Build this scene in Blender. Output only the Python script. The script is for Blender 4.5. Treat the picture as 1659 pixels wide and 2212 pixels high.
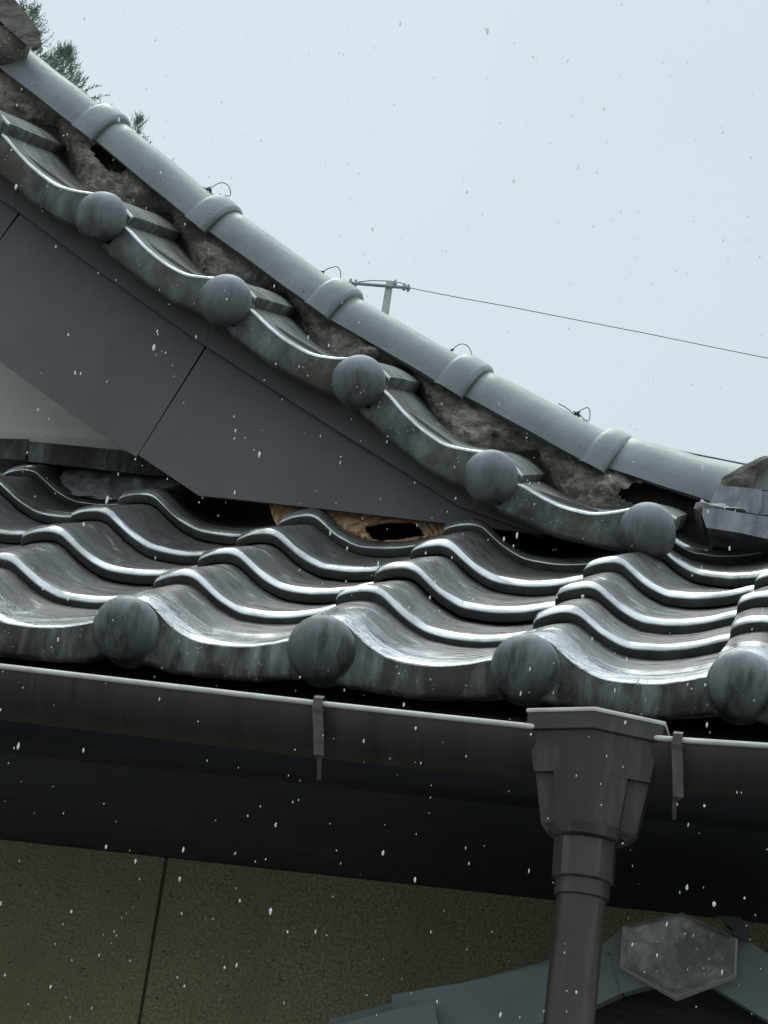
import bpy, bmesh, math, random
import numpy as np
from mathutils import Vector, Matrix, noise as mnoise
random.seed(7)
R = math.radians
for o in list(bpy.data.objects):
    bpy.data.objects.remove(o)
scene = bpy.context.scene
COL = scene.collection

# ------------------------------------------------------------------ camera
CAM = np.array([1.11328, -3.64378, -0.98709])
FW = np.array([-0.19483297, 0.93604875, 0.29300658])
RT = np.array([0.97727749, 0.15983652, 0.13921563])
UP = np.array([-0.08347946, -0.31347253, 0.9459208])
FPX, CX, CY = 6500.0, 829.5, 1106.0          # measured on a 1659 x 2212 view of the photograph
cd = bpy.data.cameras.new('camera')
cam = bpy.data.objects.new('camera', cd)
COL.objects.link(cam)
cam.matrix_world = Matrix(((RT[0], UP[0], -FW[0], CAM[0]), (RT[1], UP[1], -FW[1], CAM[1]),
                           (RT[2], UP[2], -FW[2], CAM[2]), (0, 0, 0, 1)))
cd.sensor_fit = 'VERTICAL'; cd.sensor_height = 24.0
cd.lens = FPX / 2212 * 24.0
cd.clip_start = 0.05; cd.clip_end = 3000
scene.camera = cam

# ------------------------------------------------------------------ world, sun, exposure
SUN_EL, SUN_AZ = R(58), R(-25)               # behind the house, a little to the left
w = bpy.data.worlds.new('World'); scene.world = w; w.use_nodes = True
nt = w.node_tree; nt.nodes.clear()
out = nt.nodes.new('ShaderNodeOutputWorld'); bg = nt.nodes.new('ShaderNodeBackground')
sky = nt.nodes.new('ShaderNodeTexSky'); sky.sky_type = 'NISHITA'; sky.sun_disc = False
sky.sun_elevation = SUN_EL; sky.sun_rotation = SUN_AZ; sky.dust_density = 3.0
tc = nt.nodes.new('ShaderNodeTexCoord'); sx = nt.nodes.new('ShaderNodeSeparateXYZ')
rp = nt.nodes.new('ShaderNodeValToRGB')      # overcast: brighter towards the zenith
e = rp.color_ramp.elements
SKYC = np.array([0.675, 0.785, 0.835])
e[0].position = 0.02; e[0].color = (*(SKYC * 0.8 * 10), 1)
e[1].position = 1.0; e[1].color = (*(SKYC * 2.7 * 10), 1)
m_ = e.new(0.55); m_.color = (*(SKYC * 1.0 * 10), 1)
m_ = e.new(0.2); m_.color = (*(SKYC * 1.0 * 10), 1)
mx = nt.nodes.new('ShaderNodeMixRGB'); mx.inputs[0].default_value = 0.93
nt.links.new(tc.outputs['Generated'], sx.inputs[0]); nt.links.new(sx.outputs['Z'], rp.inputs[0])
nt.links.new(sky.outputs[0], mx.inputs[1]); nt.links.new(rp.outputs[0], mx.inputs[2])
cn = nt.nodes.new('ShaderNodeTexNoise'); cn.inputs['Scale'].default_value = 2.2; cn.inputs['Detail'].default_value = 3
nt.links.new(tc.outputs['Generated'], cn.inputs['Vector'])
cr_ = nt.nodes.new('ShaderNodeMapRange'); cr_.inputs[1].default_value = 0.3; cr_.inputs[2].default_value = 0.7; cr_.inputs[3].default_value = 0.955; cr_.inputs[4].default_value = 1.03
nt.links.new(cn.outputs['Fac'], cr_.inputs[0])
cm_ = nt.nodes.new('ShaderNodeMixRGB'); cm_.blend_type = 'MULTIPLY'; cm_.inputs[0].default_value = 1.0
nt.links.new(mx.outputs[0], cm_.inputs[1]); nt.links.new(cr_.outputs[0], cm_.inputs[2])
nt.links.new(cm_.outputs[0], bg.inputs[0]); bg.inputs[1].default_value = 0.1
nt.links.new(bg.outputs[0], out.inputs[0])
sl = bpy.data.lights.new('sun', 'SUN'); sl.energy = 0.8; sl.angle = R(25); sl.color = (1, 0.98, 0.95)
so = bpy.data.objects.new('sun', sl); COL.objects.link(so)
sd = Vector((math.sin(SUN_AZ) * math.cos(SUN_EL), math.cos(SUN_AZ) * math.cos(SUN_EL), math.sin(SUN_EL)))
so.rotation_euler = sd.to_track_quat('Z', 'Y').to_euler()
so.location = sd * 30
vs = scene.view_settings
vs.view_transform = 'Standard'; vs.look = 'None'; vs.exposure = 0.0; vs.gamma = 1.0; vs.use_curve_mapping = False

# ------------------------------------------------------------------ helpers
def HY(x, y, Y):
    """point of the vertical plane y = Y that the photo shows at (x, y)"""
    d = FW + RT * (x - CX) / FPX - UP * (y - CY) / FPX
    return CAM + d * (Y - CAM[1]) / d[1]
def HZ(x, y, Z):
    d = FW + RT * (x - CX) / FPX - UP * (y - CY) / FPX
    return CAM + d * (Z - CAM[2]) / d[2]
def PJ(P):
    d = np.asarray(P, float) - CAM; z = d @ FW
    return np.array([CX + FPX * (d @ RT) / z, CY - FPX * (d @ UP) / z])
WL = {}
def thing(name, label, cat, loc, group=None, kind=None):
    o = bpy.data.objects.new(name, None); COL.objects.link(o)
    o.location = Vector([float(c) for c in loc]); o.empty_display_size = 0.1
    o['label'] = label; o['category'] = cat
    if group: o['group'] = group
    if kind: o['kind'] = kind
    WL[o.name] = np.array(loc, float)
    return o
def mesh(name, V, F, mat, parent=None, smooth=None, label=None, bevel=None, recalc=True, mats=None, idx=None):
    me = bpy.data.meshes.new(name)
    off = WL[parent.name] if parent else np.zeros(3)
    me.from_pydata([tuple(np.asarray(v, float) - off) for v in V], [], [tuple(f) for f in F])
    for q in (mats or [mat]): me.materials.append(q)
    if idx: me.polygons.foreach_set('material_index', idx)
    if recalc or bevel:
        bm = bmesh.new(); bm.from_mesh(me)
        bmesh.ops.remove_doubles(bm, verts=bm.verts, dist=1e-6)
        if bevel:
            ed = [x for x in bm.edges if len(x.link_faces) == 2 and x.calc_face_angle(0) > 0.5]
            bmesh.ops.bevel(bm, geom=ed, offset=bevel, segments=2, profile=0.5, affect='EDGES', clamp_overlap=True)
        bmesh.ops.recalc_face_normals(bm, faces=bm.faces)
        bm.to_mesh(me); bm.free()
    if smooth is not None:
        for p in me.polygons: p.use_smooth = True
        me.set_sharp_from_angle(angle=R(smooth))
    o = bpy.data.objects.new(name, me); COL.objects.link(o)
    if parent:
        o.parent = parent; WL[o.name] = off
    else:
        WL[o.name] = np.zeros(3)
    if label: o['label'] = label
    return o
class MB:
    def __init__(s): s.V = []; s.F = []
    def add(s, V, F):
        n = len(s.V); s.V += [np.asarray(v, float) for v in V]; s.F += [[i + n for i in f] for f in F]; return s
    def grid(s, rows, closed_u=False, closed_v=False, cap=False):
        n, m = len(rows), len(rows[0]); b = len(s.V)
        for r in rows: s.V += [np.asarray(p, float) for p in r]
        for i in range(n if closed_v else n - 1):
            for j in range(m if closed_u else m - 1):
                a = i; c = (i + 1) % n; d = (j + 1) % m
                s.F.append([b + a * m + j, b + a * m + d, b + c * m + d, b + c * m + j])
        if cap:
            s.F.append([b + j for j in range(m)]); s.F.append([b + (n - 1) * m + j for j in range(m)])
        return s
    def box(s, lo, hi):
        x0, y0, z0 = lo; x1, y1, z1 = hi
        return s.add([(x0,y0,z0),(x1,y0,z0),(x1,y1,z0),(x0,y1,z0),(x0,y0,z1),(x1,y0,z1),(x1,y1,z1),(x0,y1,z1)],
                     [(0,1,2,3),(4,5,6,7),(0,1,5,4),(1,2,6,5),(2,3,7,6),(3,0,4,7)])
    def prism(s, P, d):
        """polygon P (3-D points) pushed along the vector d"""
        n = len(P); d = np.asarray(d, float)
        V = [np.asarray(p, float) for p in P] + [np.asarray(p, float) + d for p in P]
        return s.add(V, [list(range(n)), list(range(n, 2 * n))] + [[i, (i + 1) % n, n + (i + 1) % n, n + i] for i in range(n)])
    def tube(s, pts, r, n=8, cap=True):
        pts = [np.asarray(p, float) for p in pts]; rows = []; prev = None
        for i, p in enumerate(pts):
            t = pts[min(i + 1, len(pts) - 1)] - pts[max(i - 1, 0)]; t = t / (np.linalg.norm(t) + 1e-12)
            a = np.cross(t, [0, 0, 1.0]) if prev is None else prev - t * (prev @ t)
            if np.linalg.norm(a) < 1e-4: a = np.cross(t, [0, 1.0, 0])
            a = a / np.linalg.norm(a); prev = a; b = np.cross(t, a)
            rr = r[i] if hasattr(r, '__len__') else r
            rows.append([p + rr * (a * math.cos(k * 2 * math.pi / n) + b * math.sin(k * 2 * math.pi / n)) for k in range(n)])
        return s.grid(rows, closed_u=True, cap=cap)
    def build(s, name, mat, parent=None, **k): return mesh(name, s.V, s.F, mat, parent, **k)
def pxpoly(pts, Y): return [HY(x, y, Y) for x, y in pts]
def nz(p, s=1.0, o=0.0):
    return mnoise.noise(Vector((p[0] * s + o, p[1] * s + o * 1.7, p[2] * s - o)))
def catmull(xs, ys, x):
    x = np.atleast_1d(x); xs = np.array(xs); ys = np.array(ys)
    m = np.gradient(ys, xs); i = np.clip(np.searchsorted(xs, x) - 1, 0, len(xs) - 2)
    h = xs[i + 1] - xs[i]; t = (x - xs[i]) / h
    return ((2*t**3-3*t**2+1)*ys[i] + (t**3-2*t**2+t)*h*m[i] + (-2*t**3+3*t**2)*ys[i+1] + (t**3-t**2)*h*m[i+1])

# ------------------------------------------------------------------ materials
def mat(name, c1, c2, scale=8.0, rough=(0.5, 0.7), bump=0.1, bscale=60.0, stretch=(1, 1, 1), spec=0.5,
        c3=None, s3=3.0, w3=(0.5, 0.65), st3=(1, 1, 1), coat=0.0, contrast=(0.35, 0.65), speck=None, metal=0.0, top=None, cmask=None):
    m = bpy.data.materials.new(name); m.use_nodes = True
    N = m.node_tree.nodes; L = m.node_tree.links
    b = N['Principled BSDF']; tc = N.new('ShaderNodeTexCoord')
    def mapped(st):
        mp = N.new('ShaderNodeMapping'); mp.inputs['Scale'].default_value = st
        L.new(tc.outputs['Object'], mp.inputs[0]); return mp.outputs[0]
    def noise(vec, sc, det=6, ro=0.6):
        n = N.new('ShaderNodeTexNoise'); n.inputs['Scale'].default_value = sc
        n.inputs['Detail'].default_value = det; n.inputs['Roughness'].default_value = ro
        L.new(vec, n.inputs['Vector']); return n.outputs['Fac']
    def rng(fac, a, c, lo=0.0, hi=1.0):
        r = N.new('ShaderNodeMapRange'); r.inputs[1].default_value = a; r.inputs[2].default_value = c
        r.inputs[3].default_value = lo; r.inputs[4].default_value = hi; L.new(fac, r.inputs[0]); return r.outputs[0]
    def mixc(f, A, B):
        x = N.new('ShaderNodeMixRGB'); L.new(f, x.inputs[0])
        for k, q in ((1, A), (2, B)):
            if isinstance(q, tuple): x.inputs[k].default_value = (*q, 1)
            else: L.new(q, x.inputs[k])
        return x.outputs[0]
    v = mapped(stretch)
    n1 = noise(v, scale)
    col = mixc(rng(n1, *contrast), c1, c2)
    if c3: col = mixc(rng(noise(mapped(st3), s3, 5, 0.65), *w3), col, c3)
    if top:                                           # moss and dust on ridge tiles; paler tone on upward faces of round ends
        g = N.new('ShaderNodeNewGeometry'); s = N.new('ShaderNodeSeparateXYZ'); L.new(g.outputs['Normal'], s.inputs[0])
        mu = N.new('ShaderNodeMath'); mu.operation = 'MULTIPLY'
        L.new(rng(s.outputs['Z'], top[1], top[2]), mu.inputs[0]); L.new(rng(noise(mapped((1,1,1)), 14, 8, 0.7), 0.3, 0.6), mu.inputs[1])
        col = mixc(mu.outputs[0], col, top[0])
    if speck:
        vo = N.new('ShaderNodeTexVoronoi'); vo.inputs['Scale'].default_value = speck[1]; L.new(tc.outputs['Object'], vo.inputs['Vector'])
        mu = N.new('ShaderNodeMath'); mu.operation = 'MULTIPLY'
        L.new(rng(vo.outputs['Distance'], speck[2], speck[2] * 0.5), mu.inputs[0]); L.new(rng(noise(mapped((1,1,1)), speck[1] * 0.25, 4), 0.5, 0.6), mu.inputs[1])
        col = mixc(mu.outputs[0], col, speck[0])
    L.new(col, b.inputs['Base Color'])
    L.new(rng(noise(mapped((1, 1, 1)), scale * 1.7 + 1, 5), 0.3, 0.7, rough[0], rough[1]), b.inputs['Roughness'])
    b.inputs['Specular IOR Level'].default_value = spec
    b.inputs['Metallic'].default_value = metal
    if coat:
        b.inputs['Coat Weight'].default_value = coat; b.inputs['Coat Roughness'].default_value = 0.1
        if cmask: L.new(rng(noise(mapped(cmask[0]), 1.0, 6, 0.7), cmask[1], cmask[2], 0, coat), b.inputs['Coat Weight'])
    if bump:
        bp = N.new('ShaderNodeBump'); bp.inputs['Strength'].default_value = bump; bp.inputs['Distance'].default_value = 0.01
        L.new(noise(v, bscale, 8, 0.65), bp.inputs['Height']); L.new(bp.outputs[0], b.inputs['Normal'])
    return m
M = {}
M['tile'] = mat('wet_roof_tile', (0.05, 0.053, 0.052), (0.125, 0.131, 0.129), 20, (0.3, 0.5), 0.2, 55, spec=0.5, metal=0.3, coat=1.0, contrast=(0.3, 0.7),
                c3=(0.066, 0.054, 0.045), s3=6, w3=(0.48, 0.64), speck=((0.4, 0.42, 0.41), 150, 0.18), cmask=((14, 45, 45), 0.5, 0.6))
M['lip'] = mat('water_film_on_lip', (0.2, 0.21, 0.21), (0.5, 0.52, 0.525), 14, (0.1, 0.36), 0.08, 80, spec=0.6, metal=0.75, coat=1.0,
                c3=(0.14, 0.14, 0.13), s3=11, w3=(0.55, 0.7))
M['lip_face'] = mat('dark_lip_face', (0.03, 0.033, 0.03), (0.065, 0.072, 0.066), 25, (0.5, 0.7), 0.1, 80, spec=0.3, c3=(0.045, 0.05, 0.032), s3=12)
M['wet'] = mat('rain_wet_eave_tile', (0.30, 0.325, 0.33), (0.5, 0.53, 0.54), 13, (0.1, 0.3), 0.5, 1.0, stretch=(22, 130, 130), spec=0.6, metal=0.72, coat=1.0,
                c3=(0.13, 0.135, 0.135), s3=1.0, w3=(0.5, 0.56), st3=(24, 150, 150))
M['tile_face'] = mat('eave_tile_face', (0.03, 0.034, 0.032), (0.24, 0.272, 0.258), 26, (0.4, 0.65), 0.2, 60, stretch=(1.7, 1.7, 0.45), spec=0.4, contrast=(0.38, 0.66),
                c3=(0.042, 0.033, 0.027), s3=9, w3=(0.46, 0.58), st3=(1, 1, 0.3), speck=((0.36, 0.4, 0.38), 130, 0.22))
M['ball'] = mat('round_end_tile', (0.06, 0.072, 0.073), (0.14, 0.162, 0.162), 22, (0.38, 0.6), 0.12, 70, stretch=(1.5, 1.5, 0.4), spec=0.45,
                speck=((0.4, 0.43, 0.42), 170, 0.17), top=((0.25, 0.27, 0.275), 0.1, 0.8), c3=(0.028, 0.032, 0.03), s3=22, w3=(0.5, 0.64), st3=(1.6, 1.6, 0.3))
M['verge'] = mat('verge_tile', (0.042, 0.047, 0.045), (0.165, 0.181, 0.174), 20, (0.55, 0.7), 0.22, 50, spec=0.3, contrast=(0.34, 0.68), stretch=(1.4, 1.4, 0.8),
                c3=(0.07, 0.06, 0.042), s3=9, w3=(0.5, 0.62), speck=((0.42, 0.44, 0.41), 130, 0.2))
M['vball'] = mat('verge_round_end', (0.075, 0.084, 0.09), (0.145, 0.16, 0.166), 18, (0.4, 0.6), 0.1, 70, stretch=(1.6, 1.6, 0.45), spec=0.45,
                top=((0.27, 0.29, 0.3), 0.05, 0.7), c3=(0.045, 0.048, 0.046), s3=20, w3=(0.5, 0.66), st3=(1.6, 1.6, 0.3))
M['ridge'] = mat('ridge_tile', (0.185, 0.2, 0.21), (0.255, 0.273, 0.283), 12, (0.28, 0.46), 0.12, 60, spec=0.45,
                c3=(0.19, 0.2, 0.2), s3=7, w3=(0.55, 0.8), speck=((0.12, 0.12, 0.11), 90, 0.2), top=((0.40, 0.47, 0.37), 0.45, 0.95))
M['mortar'] = mat('crumbling_mortar', (0.075, 0.06, 0.045), (0.56, 0.49, 0.39), 44, (0.8, 0.95), 1.0, 110, spec=0.2, contrast=(0.3, 0.72), stretch=(1, 1, 1.6),
                c3=(0.2, 0.185, 0.16), s3=7, w3=(0.52, 0.62), speck=((0.6, 0.55, 0.46), 80, 0.25))
M['slab'] = mat('rough_grey_slab', (0.17, 0.185, 0.2), (0.33, 0.345, 0.36), 24, (0.55, 0.75), 0.35, 60, stretch=(1.5, 1, 0.4), spec=0.35, c3=(0.13, 0.13, 0.13), s3=16, w3=(0.52, 0.66))
M['cone'] = mat('torn_cement', (0.07, 0.062, 0.052), (0.27, 0.25, 0.215), 22, (0.8, 0.95), 0.9, 60, stretch=(1, 1, 2), spec=0.2, contrast=(0.3, 0.6))
M['cement'] = mat('pale_cement', (0.22, 0.21, 0.18), (0.42, 0.41, 0.36), 30, (0.8, 0.95), 0.7, 80, spec=0.2)
M['board'] = mat('grey_board', (0.094, 0.089, 0.093), (0.122, 0.115, 0.12), 5, (0.5, 0.62), 0.05, 300, spec=0.35, speck=((0.2, 0.2, 0.21), 60, 0.05))
M['plaster'] = mat('white_plaster', (0.76, 0.75, 0.67), (0.86, 0.85, 0.77), 5, (0.8, 0.9), 0.1, 90, spec=0.2, c3=(0.66, 0.65, 0.56), s3=4, w3=(0.55, 0.75))
M['wood'] = mat('rotten_wood', (0.3, 0.14, 0.065), (0.75, 0.5, 0.3), 14, (0.7, 0.9), 0.5, 40, stretch=(1.0, 1, 7.0), spec=0.2, c3=(0.06, 0.03, 0.018), s3=12, w3=(0.55, 0.68))
wc = mat('curled_rotten_wood', (0.3, 0.13, 0.06), (0.85, 0.58, 0.36), 1.0, (0.7, 0.9), 0.4, 40, spec=0.2, contrast=(0.36, 0.62))
_n = wc.node_tree; _uv = _n.nodes.new('ShaderNodeUVMap'); _mp = _n.nodes.new('ShaderNodeMapping'); _mp.inputs['Scale'].default_value = (1.0, 6.0, 1)
_n.links.new(_uv.outputs[0], _mp.inputs[0])
for _q in [x for x in _n.nodes if x.type == 'TEX_NOISE' and x.inputs['Scale'].default_value == 1.0]: _n.links.new(_mp.outputs[0], _q.inputs['Vector'])
M['wood_curl'] = wc
M['dark_wood'] = mat('dark_wood', (0.03, 0.024, 0.02), (0.055, 0.045, 0.037), 12, (0.7, 0.9), 0.3, 40, stretch=(1, 1, 8), spec=0.2)
M['soffit'] = mat('soffit_front_shade', (0.016, 0.019, 0.021), (0.024, 0.028, 0.03), 5, (0.6, 0.75), 0.06, 90, spec=0.25)  # front tone, with the shade near the gutter put into the colour
M['soffit_mid'] = mat('soffit_rear_shade', (0.035, 0.041, 0.044), (0.05, 0.057, 0.06), 5, (0.6, 0.75), 0.06, 90, spec=0.25)
M['gutter'] = mat('brown_gutter', (0.032, 0.024, 0.021), (0.052, 0.041, 0.036), 22, (0.4, 0.55), 0.03, 60, stretch=(1, 0.1, 0.1), spec=0.4, c3=(0.016, 0.014, 0.014), s3=34, w3=(0.58, 0.64), st3=(1, 0.05, 0.05))
M['rim'] = mat('faded_gutter_rim', (0.55, 0.53, 0.5), (0.75, 0.735, 0.71), 30, (0.5, 0.7), 0.1, 90, spec=0.4)
M['plastic'] = mat('brown_plastic', (0.04, 0.03, 0.026), (0.058, 0.045, 0.04), 14, (0.3, 0.45), 0.03, 80, spec=0.5, stretch=(1, 1, 0.25), c3=(0.1, 0.085, 0.078), s3=18, w3=(0.55, 0.75), st3=(2, 2, 0.25))
M['strap'] = mat('rusted_strap', (0.06, 0.049, 0.044), (0.12, 0.1, 0.092), 40, (0.5, 0.7), 0.1, 90, spec=0.4)
M['stucco'] = mat('olive_stucco', (0.36, 0.35, 0.18), (0.74, 0.72, 0.46), 190, (0.85, 0.95), 1.0, 260, spec=0.15, speck=((0.12, 0.115, 0.07), 170, 0.34), c3=(0.44, 0.42, 0.25), s3=4, w3=(0.45, 0.7), st3=(1, 1, 0.5))
M['joint'] = mat('joint_sealant', (0.13, 0.125, 0.075), (0.19, 0.18, 0.11), 20, (0.8, 0.9), 0.1, 60, spec=0.2)
M['metal'] = mat('grey_green_sheet_metal', (0.16, 0.195, 0.202), (0.21, 0.25, 0.256), 9, (0.45, 0.6), 0.04, 60, spec=0.4)
M['plaque'] = mat('weathered_plaque', (0.2, 0.205, 0.18), (0.5, 0.5, 0.45), 30, (0.7, 0.85), 0.5, 70, spec=0.25, c3=(0.17, 0.185, 0.17), s3=14, w3=(0.48, 0.58), speck=((0.65, 0.65, 0.6), 110, 0.25))
M['plaque_rim'] = mat('plaque_edge', (0.42, 0.415, 0.36), (0.58, 0.57, 0.51), 24, (0.7, 0.85), 0.3, 70, spec=0.25)
M['pole'] = mat('pole_concrete', (0.42, 0.45, 0.42), (0.5, 0.53, 0.5), 3, (0.8, 0.9), 0.05, 20, spec=0.2)
M['pole_steel'] = mat('pole_steel', (0.2, 0.24, 0.24), (0.3, 0.34, 0.33), 3, (0.6, 0.8), 0.0, 20)
M['cable'] = mat('grey_cable', (0.12, 0.14, 0.15), (0.16, 0.18, 0.19), 3, (0.6, 0.7), 0)
M['wire'] = mat('black_wire', (0.03, 0.035, 0.035), (0.05, 0.055, 0.055), 30, (0.5, 0.6), 0)
M['leaf'] = mat('conifer_leaf', (0.17, 0.235, 0.18), (0.26, 0.33, 0.26), 2.0, (0.6, 0.8), 0, spec=0.2)
M['bark'] = mat('bark', (0.08, 0.06, 0.045), (0.13, 0.1, 0.08), 6, (0.8, 0.9), 0.3, 20)
M['snow'] = mat('snow', (0.96, 0.97, 0.98), (0.98, 0.98, 0.98), 20, (0.7, 0.8), 0, spec=0.1)
nt_ = M['snow'].node_tree; tr_ = nt_.nodes.new('ShaderNodeBsdfTranslucent'); tr_.inputs[0].default_value = (0.95, 0.97, 1, 1)
ms_ = nt_.nodes.new('ShaderNodeMixShader'); ms_.inputs[0].default_value = 0.5
nt_.links.new(nt_.nodes['Principled BSDF'].outputs[0], ms_.inputs[1]); nt_.links.new(tr_.outputs[0], ms_.inputs[2])
tp_ = nt_.nodes.new('ShaderNodeBsdfTransparent'); m2_ = nt_.nodes.new('ShaderNodeMixShader'); m2_.inputs[0].default_value = 0.35   # loose crystals let some light straight through
nt_.links.new(ms_.outputs[0], m2_.inputs[1]); nt_.links.new(tp_.outputs[0], m2_.inputs[2])
nt_.links.new(m2_.outputs[0], nt_.nodes['Material Output'].inputs[0])
M['ground'] = mat('wet_gravel', (0.09, 0.09, 0.085), (0.15, 0.15, 0.143), 3, (0.7, 0.9), 0.3, 40)

# ------------------------------------------------------------------ ground
GZ = -2.55
g = MB(); g.add([(-900, -900, GZ), (900, -900, GZ), (900, 900, GZ), (-900, 900, GZ)], [(0, 1, 2, 3)])
g = g.build('ground', M['ground']); g['kind'] = 'structure'; g['label'] = 'grey wet gravel ground in front of the house'; g['category'] = 'ground'

# ------------------------------------------------------------------ lower roof of wavy pantiles
SL = 0.44214; SV = np.array([0, math.cos(SL), math.sin(SL)]); NV = np.array([0, -math.sin(SL), math.cos(SL)])
TW, TL, TT = 0.265, 0.235, 0.021
seen = {1: [(0,331,1244),(1,726,1275),(2,1152,1330),(3,1578,1344)],
        2: [(-1,45,1148),(0,427,1197),(1,808,1230),(2,1200,1276),(3,1593,1290)],
        3: [(-1,150,1105),(0,510,1159),(1,887,1184),(2,1260,1220),(3,1630,1240)],
        4: [(-1,255,1071),(0,601,1121),(1,956,1133),(2,1330,1174)], 5: [(-2,3,1015)]}
GR = {}
for j in range(0, 8):
    known = {}
    y = TL * j * math.cos(SL)
    if j == 0:
        for i, bx, by in [(0,276.5,1363),(1,697,1405.5),(2,1134,1447),(3,1601,1484)]:
            b = HY(bx, by, 0.0); known[i] = b + np.array([-0.037, 0, 0.035])
    for i, px, py in seen.get(j, []): known[i] = HY(px, py, y)
    for i in range(-4, 7):
        base = np.array([TW * i, y, y * math.tan(SL)])
        if i in known: GR[j, i] = known[i]
        elif known:
            k = min(known, key=lambda q: abs(q - i)); GR[j, i] = base + (known[k] - np.array([TW * k, y, y * math.tan(SL)]))
        else: GR[j, i] = base
PU = [0, .057, .127, .179, .231, .284, .354, .424, .485, .572, .66, .79, .878, .956, 1.03]
PH = [0, .0075, .0125, .0138, .0105, .000, -.0145, -.025, -.0315, -.0345, -.035, -.0315, -.0265, -.0205, -.0165]
US = np.concatenate([np.linspace(0.02, 0.4, 18), np.linspace(0.42, 1.045, 20)])
HS = catmull(PU, PH, US)
PROF = [(0.002, -0.026), (0.001, -0.012), (0.003, -0.004), (0.009, 0.0005)] + list(zip(US, HS + 0.0))

VPH = [0, .0035, .0045, .0035, .0005, -.006, -.0165, -.0255, -.0315, -.0345, -.035, -.0315, -.0265, -.0215, -.019]
VPROF = [(0.001, -0.026), (0.0, -0.012), (0.0005, -0.004), (0.005, 0.0006)] + list(zip(US, catmull(PU, VPH, US)))
def lip_rows(lipr=0.008, t=TT, L=TL):
    rows = [(0.05, -t), (0.004, -t), (0.0008, -t + 0.0008), (0.0, -t + 0.003), (0.0, -0.0078), (0.0005, -0.0062), (0.0018, -0.0053)]
    for q in (0.004, 0.007, 0.0095, 0.012, 0.0145, 0.018): rows.append((q, -0.0046 * (1 - (q - 0.0018) / 0.0162) ** 1.35))
    for s in np.linspace(0.04, L + 0.045, 9): rows.append((s, -t * 1.04 * min((s - 0.018) / (L - 0.018), 1.03)))
    return rows
def roof_tile(j, i, parent, label=None):
    A, B, C, D = GR[j, i], GR[j, i+1], GR[j+1, i], GR[j+1, i+1]
    rows = []
    jit = [random.uniform(-.0028, .0022) for _ in range(2)]
    for s, dh in lip_rows():
        q = s / TL; row = []
        for u, h in PROF:
            qq = q * (1.0 + 0.45 * nz((u * 2.2 + i * 3.1, j * 5.3, 0.2), 2.4) + 0.15 * nz((u * 9 + i * 3.1, j * 5.3, 0.7), 2.0)) if s < 0.03 else q
            p = (A * (1-u) + B * u) * (1-qq) + (C * (1-u) + D * u) * qq
            ww = 0.0012 * nz((p[0], p[1], p[2]), 9) + 0.0007 * nz((p[0], p[1], p[2]), 55, 2)
            row.append(p + NV * (h + dh + ww + jit[0] + jit[1] * u))
        rows.append(row)
    m = len(PROF) - 1; idx = []
    for i_ in range(len(rows) - 1): idx += [1 if i_ < 4 else (2 if i_ < 11 else 0)] * m
    return MB().grid(rows).build('roof_tile', M['tile'], parent, smooth=50, label=label, mats=[M['tile'], M['lip_face'], M['lip']], idx=idx)

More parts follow.
